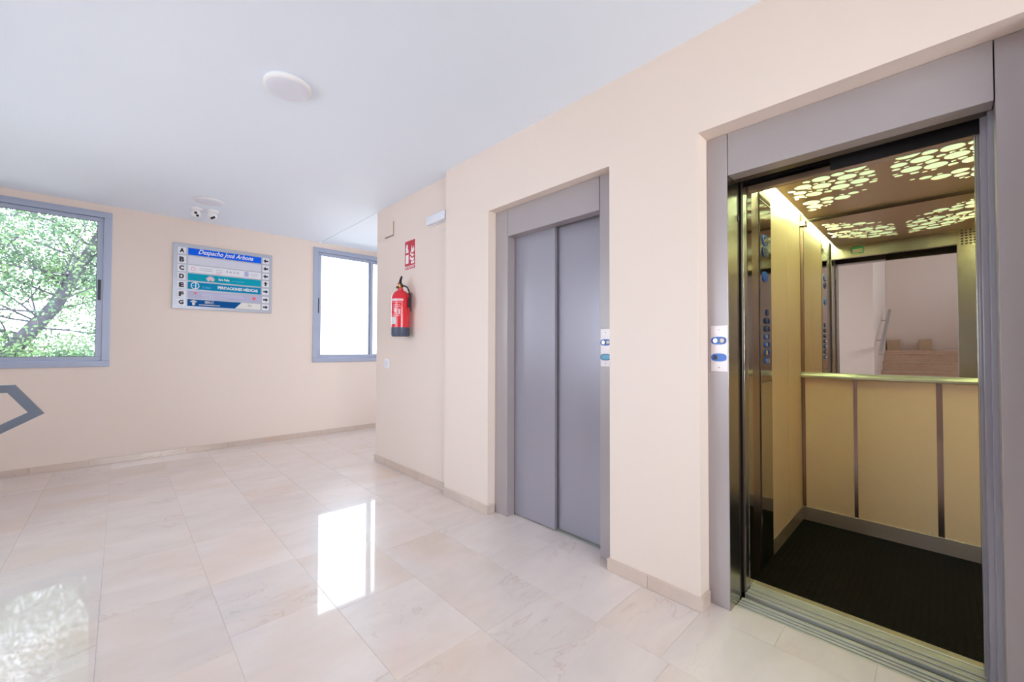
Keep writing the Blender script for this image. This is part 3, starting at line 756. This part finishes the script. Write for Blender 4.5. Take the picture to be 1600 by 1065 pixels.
MB().prism([(1.093, yt, strips[2][1]+.015), (1.137, yt, strips[2][1]+.015), (1.137, yt, strips[2][2]-.012), (1.115, yt, strips[2][2]-.006), (1.093, yt, strips[2][2]-.012)], (0, -.0004, 0)).build('emblem', M['ink_violet'], strips[2][0])
bar(2, 'ink_grey', 1.160, 1.246, .62, .67); bar(2, 'ink_grey', 1.160, 1.235, .36, .41)
# lotus
def petals(i, m, cx, f, specs):
    o, z0, z1 = strips[i]; cz = z0 + f*(z1-z0); b = MB()
    for k, (ang, ln, wd) in enumerate(specs):
        a = math.radians(ang); d = (math.cos(a), math.sin(a)); n = (-d[1], d[0])
        pts = [(cx, cz), (cx + d[0]*ln*.55 + n[0]*wd, cz + d[1]*ln*.55 + n[1]*wd), (cx + d[0]*ln, cz + d[1]*ln), (cx + d[0]*ln*.55 - n[0]*wd, cz + d[1]*ln*.55 - n[1]*wd)]
        b.prism([(px, yt - .0001*k, pz) for px, pz in pts], (0, -.0003, 0))
    return b.build('emblem', M[m], o)
petals(3, 'label_pale', .754, .30, [(8, .045, .012), (172, .045, .012), (35, .048, .013), (145, .048, .013), (65, .048, .013), (115, .048, .013), (90, .05, .012), (-20, .035, .01), (200, .035, .01)])
petals(3, 'ink_red', .754, .34, [(25, .026, .006), (155, .026, .006), (60, .028, .006), (120, .028, .006), (90, .03, .006)])
txt(3, 'Sara Peña', 'sign_white', .832, .940, .34, .66, bold=.02)
bar(3, 'ink_cyan', .965, 1.09, .40, .46)
ring(4, 'sign_white', .610, .5, .033, .040)
bar(4, 'sign_white', .612, .621, .12, .9, 'emblem'); bar(4, 'ink_cyan', .580, .612, .45, .55, 'emblem')
txt(4, 'C. Pérez', 'ink_cyan', .680, .757, .24, .52, bold=.02)
txt(4, 'PERITACIONES MÉDICAS', 'sign_white', .826, 1.238, .30, .80, bold=.03)
MB().prism([(.603, yt, strips[5][1]+.05), (.637, yt, strips[5][1]+.062), (.606, yt, strips[5][1]+.078)], (0, -.0004, 0)).build('emblem', M['ink_red'], strips[5][0])
for f0, x1 in [(.66, 1.08), (.44, 1.10), (.2, .9)]: bar(5, 'ink_lilac', .675, x1, f0, f0+.08)
MB().prism([(1.198, yt, strips[5][1]+.026), (1.222, yt, strips[5][1]+.052), (1.212, yt, strips[5][1]+.064), (1.186, yt, strips[5][1]+.064), (1.174, yt, strips[5][1]+.052)], (0, -.0004, 0)).build('emblem', M['ink_red'], strips[5][0])
z0, z1 = strips[6][1], strips[6][2]
MB().prism([(1.000, yt+.0002, z0+.003), (1.272, yt+.0002, z0+.003), (1.272, yt+.0002, z1-.003), (1.066, yt+.0002, z1-.003)], (0, -.0006, 0)).build('cream_corner', M['s_cream'], strips[6][0])
MB().prism([(.566, yt, z1-.026), (.6, yt, z1-.008), (.634, yt, z1-.026), (.624, yt, z1-.032), (.576, yt, z1-.032)], (0, -.0004, 0)).prism([(.585, yt, z1-.036), (.615, yt, z1-.036), (.612, yt, z0+.012), (.588, yt, z0+.012)], (0, -.0004, 0)).build('emblem', M['label_grey'], strips[6][0])
txt(6, 'IBKC', 'label_grey', .705, .790, .5, .86, bold=.02)
bar(6, 'label_grey', .648, .850, .22, .32)
text_obj('lettering', 'RL', M['ink_grey'], strips[6][0], (1.136, yt-.0008, z0+.034), U, V, .024, .044, bold=.02)

# inspection plate above the sign
ins = MB().box(.79, .965, YB-.0035, YB-.0003, 2.43, 2.55, .001).build('junction_cover', M['wall'])
tag(ins, 'small peach cover plate above the directory sign', 'cover plate')

# ------------------------------------------------------------------ lift-wall fittings
ex_c = (1.895, 3.50)
ex = empty('fire_extinguisher', (ex_c[0], ex_c[1], 1.31), 'red fire extinguisher with a dark base hung under the red sign', 'extinguisher')
c0 = (ex_c[0], ex_c[1], 0)
MB().lathe(c0, [(.030, 1.745), (.046, 1.738), (.066, 1.720), (.078, 1.697), (.083, 1.672), (.084, 1.64), (.084, 1.395)][::-1], n=40).build('cylinder', M['red'], ex, smooth=True)
MB().lathe(c0, [(.074, 1.312), (.080, 1.316), (.0845, 1.33), (.0845, 1.396)], n=40).build('base', M['dark_blue_band'], ex, smooth=True)
MB().lathe(c0, [(.026, 1.740), (.026, 1.758), (.018, 1.760), (.018, 1.79)], n=20).build('neck', M['red'], ex, smooth=True)
MB().lathe(c0, [(.020, 1.772), (.022, 1.776), (.022, 1.80), (.017, 1.806)], n=16).build('valve', M['brass'], ex, smooth=True)
MB().tube([(1.90, 3.505, 1.80), (1.888, 3.50, 1.825), (1.883, 3.475, 1.850), (1.88, 3.455, 1.868)], [.012, .013, .011, .009], 8).build('handle', M['black_plastic'], ex, smooth=True)
MB().tube([(1.90, 3.50, 1.795), (1.89, 3.478, 1.800), (1.885, 3.45, 1.785), (1.884, 3.437, 1.772)], [.011, .011, .009, .007], 8).build('carry_lever', M['black_plastic'], ex, smooth=True)
MB().tube([(1.895, 3.52, 1.80), (1.892, 3.535, 1.815)], [.010, .012], 8).build('safety_pin', M['red'], ex, smooth=True)
MB().lathe((1.872, 3.52, 1.775), [(.012, -.01), (.012, .01)], 'x', 14).build('gauge', M['bronze_button'], ex)
MB().tube([(1.905, 3.47, 1.79), (1.925, 3.43, 1.77), (1.935, 3.408, 1.72), (1.935, 3.405, 1.66)], .007, 8).build('hose', M['black_plastic'], ex, smooth=True)
MB().tube([(1.935, 3.405, 1.67), (1.935, 3.405, 1.58)], [.012, .014], 10).build('nozzle', M['black_plastic'], ex, smooth=True)
MB().box(1.972, 1.9965, 3.47, 3.53, 1.55, 1.73, .003).build('bracket', M['bronze_button'], ex)
def wrap(name, m, a0, a1, z0, z1, r=.0848, par=None):
    b = MB(); n = max(2, int(abs(a1-a0)/6)); pr = []
    for k in range(n+1):
        a = math.radians(a0 + (a1-a0)*k/n)
        pr.append([b.bm.verts.new((ex_c[0]+r*math.cos(a), ex_c[1]+r*math.sin(a), z)) for z in (z0, z1)])
    for p, q in zip(pr, pr[1:]): b.bm.faces.new([p[0], q[0], q[1], p[1]])
    return b.build(name, m, par or ex, smooth=True)
# angles: camera side is about 242 degrees
wrap('label', M['label_pale'], 178, 258, 1.640, 1.660)
for z, a1 in [(1.625, 250), (1.60, 236), (1.585, 244), (1.57, 230), (1.55, 240), (1.515, 246), (1.50, 238)]:
    wrap('label_print', M['label_pale'], 190, a1, z, z+.004)
wrap('label_figure', M['label_pale'], 200, 216, 1.53, 1.575, .0849)
wrap('label_figure', M['label_pale'], 228, 240, 1.52, 1.565, .0849)
wrap('inspection_tag', M['label_grey'], 172, 214, 1.425, 1.492)

def rpoly(parent, name, m, pts, x=XS, t=.0006):     # pts in (u along screen right, z)
    b = MB(); b.prism([(x, y, z) for y, z in pts], (-t, 0, 0)); return b.build(name, m, parent)
fs = empty('extinguisher_sign', (XS, 3.51, 1.96), 'red sign with white extinguisher and flames above the fire extinguisher', 'sign')
MB().box(XS-.002, XS-.0002, 3.412, 3.608, 1.958, 2.242).build('sign_sheet', M['sign_white'], fs)
MB().box(XS-.003, XS-.002, 3.416, 3.604, 1.995, 2.238).build('pictogram_field', M['sign_red'], fs)
MB().box(XS-.003, XS-.002, 3.416, 3.604, 1.962, 1.988).build('caption_field', M['sign_red'], fs)
text_obj('lettering', 'EXTINTOR', M['sign_white'], fs, (XS-.0032, 3.595, 1.967), (0, -1, 0), (0, 0, 1), .016, .17, bold=.02)
xs_ = XS - .0031
rpoly(fs, 'pictogram', M['sign_white'], [(3.588, 2.02), (3.534, 2.02), (3.534, 2.105), (3.588, 2.105)], xs_)
rpoly(fs, 'pictogram', M['sign_white'], [(3.588, 2.125), (3.534, 2.125), (3.538, 2.15), (3.553, 2.17), (3.546, 2.19), (3.556, 2.205), (3.572, 2.205), (3.59, 2.16), (3.582, 2.155)], xs_)
for fl in [[(3.487, 2.01), (3.43, 2.01), (3.43, 2.04), (3.452, 2.03), (3.487, 2.035)],
           [(3.508, 2.055), (3.46, 2.035), (3.43, 2.05), (3.44, 2.068), (3.47, 2.062), (3.505, 2.085)],
           [(3.50, 2.10), (3.46, 2.075), (3.432, 2.09), (3.45, 2.105), (3.475, 2.10), (3.50, 2.13)],
           [(3.485, 2.12), (3.45, 2.115), (3.428, 2.14), (3.44, 2.18), (3.45, 2.145), (3.462, 2.15), (3.475, 2.19), (3.484, 2.15)]]:
    rpoly(fs, 'flame', M['sign_white'], fl, xs_)

el = empty('emergency_light', (XS, 3.05, 2.3), 'small white emergency light high on the lift wall', 'emergency light')
# wall steps forward at y = 2.83: the fitting sits just short of it
MB().box(XS-.018, XS-.0003, 2.855, 3.155, 2.285, 2.375, .004, 2).build('base', M['white_plastic'], el)
MB().box(XS-.056, XS-.018, 2.86, 3.15, 2.292, 2.368, .012, 3).build('diffuser', M['lamp_white'], el, smooth=True)
MB().lathe((XS-.057, 2.885, 2.33), [(.003, 0), (.003, .002)], 'x', 8).build('indicator', M['bronze_button'], el)

bx_ = empty('access_hatch', (XS, 3.93, 2.36), 'small square peach hatch cover near the wall corner', 'hatch')
MB().box(XS-.014, XS-.0003, 3.845, 4.03, 2.36, 2.50, .002).build('cover', M['wall'], bx_)
MB().box(XS-.003, XS-.0002, 3.838, 3.8445, 2.352, 2.50).box(XS-.003, XS-.0002, 3.8445, 4.03, 2.352, 2.3595).build('painted_gap_shadow', M['hatch_gap_shadow'], bx_)  # strips painted as the shadow beside and below the cover
sw = empty('light_switch', (XS, 3.96, 1.0), 'small white switch low by the wall corner', 'switch')
MB().box(XS-.010, XS-.0003, 3.905, 4.005, .998, 1.094, .003, 2).build('plate', M['white_plastic'], sw)
MB().box(XS-.013, XS-.0098, 3.922, 3.988, 1.015, 1.077, .002).build('rocker', M['lamp_white'], sw)

# ceiling lamps
def lamp(x, y, r, t, label):
    l = empty('ceiling_lamp', (x, y, CH), label, 'ceiling lamp', 'round ceiling lamps')
    MB().lathe((x, y, CH), [(r*.97, -.0003), (r, -.004), (r, -t), (r*.93, -t-.006)], n=48, caps=True).build('housing', M['white_plastic'], l, smooth=True)
    MB().lathe((x, y, CH), [(r*.90, -t-.0062), (r*.86, -t-.009), (r*.5, -t-.011), (.001, -t-.0115)], n=48, caps=True).build('diffuser', M['lamp_white'], l, smooth=True)
    return l
lamp(.655, 2.51, .118, .022, 'large round white ceiling lamp nearer the photographer')
lamp(.622, 5.06, .125, .008, 'round flush ceiling lamp near the security cameras')

# twin security cameras under the ceiling
def sec_cam(x, y, aim, label):
    c = empty('security_camera', (x, y, CH), label, 'security camera', 'security cameras under the ceiling')
    MB().lathe((x, y, CH), [(.055, -.0003), (.055, -.016), (.045, -.024)], n=28).build('mount', M['white_plastic'], c, smooth=True)
    prof = [(.045 * math.sin(a), -.052 - .045*math.cos(a)) for a in [0.02] + [PI*k/12 for k in range(1, 10)]]
    MB().lathe((x, y, CH), prof, n=28).build('ball_housing', M['white_plastic'], c, smooth=True)
    for k, (dx, dz) in enumerate(aim):
        v = Vector((dx, -.8, dz)).normalized()
        p = Vector((x, y, CH-.052)) + v * .040
        b = MB(); b.tube([p, p + v*.008], [.014, .013], 16); b.build('lens', M['black_plastic'], c, smooth=True)
    return c
sec_cam(.555, 5.42, [(-.15, -.12), (.22, -.75)], 'white ceiling security camera on the left of the pair')
sec_cam(.69, 5.40, [(.25, -.55), (-.15, -.95)], 'white ceiling security camera on the right of the pair')

# ------------------------------------------------------------------ stair railing end at the left edge
rg = empty('stair_railing', (-.9, 3.0, 0), 'grey-blue flat bar stair railing end poking in at the left edge', 'railing')
def flat_path(pts, w, y0, y1):                    # mitred flat bar in a plane y = const
    n = len(pts); L = []; R = []
    for i in range(n):
        p = Vector((pts[i][0], pts[i][1]))
        if i == 0: d = (Vector(pts[1]) - p).normalized(); nn = Vector((-d.y, d.x)); k = 1
        elif i == n-1: d = (p - Vector(pts[i-1])).normalized(); nn = Vector((-d.y, d.x)); k = 1
        else:
            a = (p - Vector(pts[i-1])).normalized(); c = (Vector(pts[i+1]) - p).normalized()
            nn = Vector((-(a+c).y, (a+c).x)).normalized(); k = 1 / max(.2, nn.dot(Vector((-a.y, a.x))))
        L.append(p + nn*w/2*k); R.append(p - nn*w/2*k)
    b = MB(); bm_ = b.bm; rows_ = []
    for l, r in zip(L, R):
        rows_.append([bm_.verts.new(q) for q in [(l.x, y0, l.y), (r.x, y0, r.y), (r.x, y1, r.y), (l.x, y1, l.y)]])
    for a, c in zip(rows_, rows_[1:]):
        for k in range(4): bm_.faces.new([a[k], a[(k+1)%4], c[(k+1)%4], c[k]])
    bm_.faces.new(rows_[0]); bm_.faces.new(rows_[-1][::-1])
    return b
flat_path([(-1.7, 1.008), (-.367, 1.008), (-.288, .888), (-.40, .820), (-1.7, .05)], .036, 2.985, 3.015).build('handrail', M['rail_paint'], rg)
MB().box(-1.2, -1.165, 2.985, 3.015, 0.0, .99, .002).build('post', M['rail_paint'], rg)
MB().box(-.62, -.585, 2.985, 3.015, 0.0, .70, .002).build('post', M['rail_paint'], rg)

# ------------------------------------------------------------------ stairs behind the photographer (seen in the lift mirror)
stairs = empty('staircase', (-3, -.4, 0), 'marble staircase rising behind the photographer, seen in the lift mirror', 'staircase')
nst = 7; rise = 1.145 / nst; tread = .28; sx0 = -1.92
for k in range(nst):
    xa = sx0 - tread*k; z = rise*(k+1)
    MB().box(xa - tread - (0 if k < nst-1 else .18), xa + .02, -1.6, .757, z-.03, z, .003).build('tread', M['marble_stair'], stairs, origin=(xa, -.4, z))
    MB().box(xa - .02, xa, -1.6, .757, z-rise, z-.031).build('riser', M['marble_stair'], stairs, origin=(xa-.01, -.4, z))
MB().box(-4.085, sx0-tread*nst-.05, -1.6, .757, 1.145, 1.19, .002).build('landing_edge', M['marble_stair'], stairs)
for y0, y1, lab in [(.555, .735, 'square stone block on the stair landing, next to the handrail'), (.115, .29, 'square stone block on the stair landing, away from the handrail')]:
    o = MB().box(-4.07, -3.93, y0, y1, 1.1905, 1.40, .004).build('stone_block', M['stone_block'], origin=(-4.0, (y0+y1)/2, 1.1905))
    tag(o, lab, 'stone block', 'stone blocks on the stair landing')
hrl = empty('wall_handrail', (-2.5, .70, 1.1), 'round grey handrail on the stairwell wall, seen in the lift mirror', 'handrail')
MB().tube([(-1.62+.0, .665, 1.135), (-3.52, .665, 1.955)], .024, 16).build('rail', M['rail_alu'], hrl, smooth=True)
for t in (.2, .8):
    x, z = -1.95 - 1.5*t, 1.28 + .64*t
    MB().tube([(x, .668, z-.03), (x, .70, z-.05), (x, .7595, z-.05)], .004, 8).build('bracket', M['black_plastic'], hrl, smooth=True)

# ------------------------------------------------------------------ outside
g = MB().box(-60, 60, 6.4, 90, -4.1, -4.0).box(-60, 60, -60, -2.5, -4.1, -4.0).build('ground', M['ground'])
tag(g, 'pale ground outside the building', 'ground', kind='structure')
tree = empty('tree', (-1.6, 10.0, -4), 'light green leafy tree with a leaning trunk outside the left window', 'tree')
random.seed(3)
trunk_pts = [(-2.3, 10.3, -4.0), (-2.0, 10.2, -1.5), (-1.6, 10.05, .4), (-1.25, 10, 1.12), (-.96, 10, 1.60), (-.80, 10, 1.86), (-.62, 9.95, 2.3), (-.3, 9.9, 3.1), (.1, 9.8, 4.2), (.4, 9.7, 5.4)]
MB().tube(trunk_pts, [.24, .20, .15, .11, .10, .095, .08, .06, .04, .02], 12).build('trunk', M['bark'], tree, smooth=True)
br_ = MB(); tips = []
def branch(p, d, ln, r, depth):
    pts = [Vector(p)]; d = Vector(d).normalized(); n = 5
    for k in range(n):
        d = (d + Vector((random.uniform(-.22, .22), random.uniform(-.22, .22), random.uniform(-.18, .2)))).normalized()
        pts.append(pts[-1] + d * ln / n)
    br_.tube(pts, [r * (1 - .8*i/n) for i in range(n+1)], 5)
    tips.extend(pts[1:])
    if depth > 0:
        for _ in range(4):
            i = random.randint(1, n); dd = (d + Vector((random.uniform(-1, 1), random.uniform(-.8, .8), random.uniform(-.8, .8)))).normalized()
            branch(pts[i], dd, ln*.6, r*.5, depth-1)
branch((-.395, 10, 2.92), (-.5, .0, .6), 1.0, .02, 1)
for k in range(46):
    t = random.uniform(2.2, 8.9); i = int(t); fr = t - i
    p = Vector(trunk_pts[i]).lerp(Vector(trunk_pts[i+1]), fr)
    branch(p, (random.uniform(-1.3, .7), random.uniform(-.7, .7), random.uniform(-.35, .8)), random.uniform(1.0, 2.6), .017, 2)
br_.build('branches', M['bark'], tree, smooth=True)
lv = []; lf = []
def leaf(p):
    d = Vector((random.gauss(0, 1), random.gauss(0, 1), random.gauss(-.3, .8))).normalized()
    s = d.cross(Vector((random.gauss(0, 1), random.gauss(0, 1), random.gauss(0, 1)))).normalized()
    L_ = random.uniform(.045, .075); W_ = L_ * .26
    n = len(lv)
    lv.extend([p, p + d*L_*.5 + s*W_, p + d*L_, p + d*L_*.5 - s*W_]); lf.append((n, n+1, n+2, n+3))
tl = [t for t in tips if -4.2 < t.x < 1.4]
cl = [Vector((random.uniform(-3.6, .6), random.uniform(9.2, 11.2), random.uniform(-.2, 6.4))) for _ in range(420)] + [Vector((random.uniform(-1.7, .1), random.uniform(9.3, 10.6), random.uniform(.5, 1.32))) for _ in range(55)]
for i_ in range(80000):
    t = random.choice(tl) if i_ % 3 == 0 else random.choice(cl); p = t + Vector((random.gauss(0, .17), random.gauss(0, .17), random.gauss(-.03, .13)))
    # a bare patch of sky around the leaning trunk, as in the photograph
    hole = False
    for hx, hz, rx, rz in [(-1.18, 1.62, .26, .24), (-1.0, 1.86, .20, .14), (-.68, 1.52, .22, .11), (-.45, 1.72, .14, .10), (-1.1, 2.45, .16, .12)]:
        e = ((p.x-hx)/rx)**2 + ((p.z-hz)/rz)**2
        if random.random() < 1.25 - e: hole = True
    if hole: continue
    leaf(p)
me = bpy.data.meshes.new('foliage'); me.from_pydata([tuple(v - Vector(tree.location)) for v in lv], [], lf); me.materials.append(M['leaf'])
fo = bpy.data.objects.new('foliage', me); COL.objects.link(fo); fo.parent = tree; fo['kind'] = 'stuff'
print('leaves', len(lf), 'tips', len(tl))

bd = empty('apartment_building', (12, 27, -4), 'overexposed white building across the street, outside the right window', 'building')
MB().box(7.6, 20, 25, 33, -4, 3.5).box(7.5, 20.1, 24.85, 33.1, 3.5, 3.7).build('wall', M['building'], bd)
for z in (-1.4, 1.1):
    MB().box(8.0, 16, 24.6, 25, z, z + .12, .02).build('balcony', M['building'], bd)
    for x in (8.6, 10.6, 12.6, 14.6):
        MB().box(x, x + 1.1, 24.97, 25.01, z + .9, z + 2.2).build('window', M['building_win'], bd)
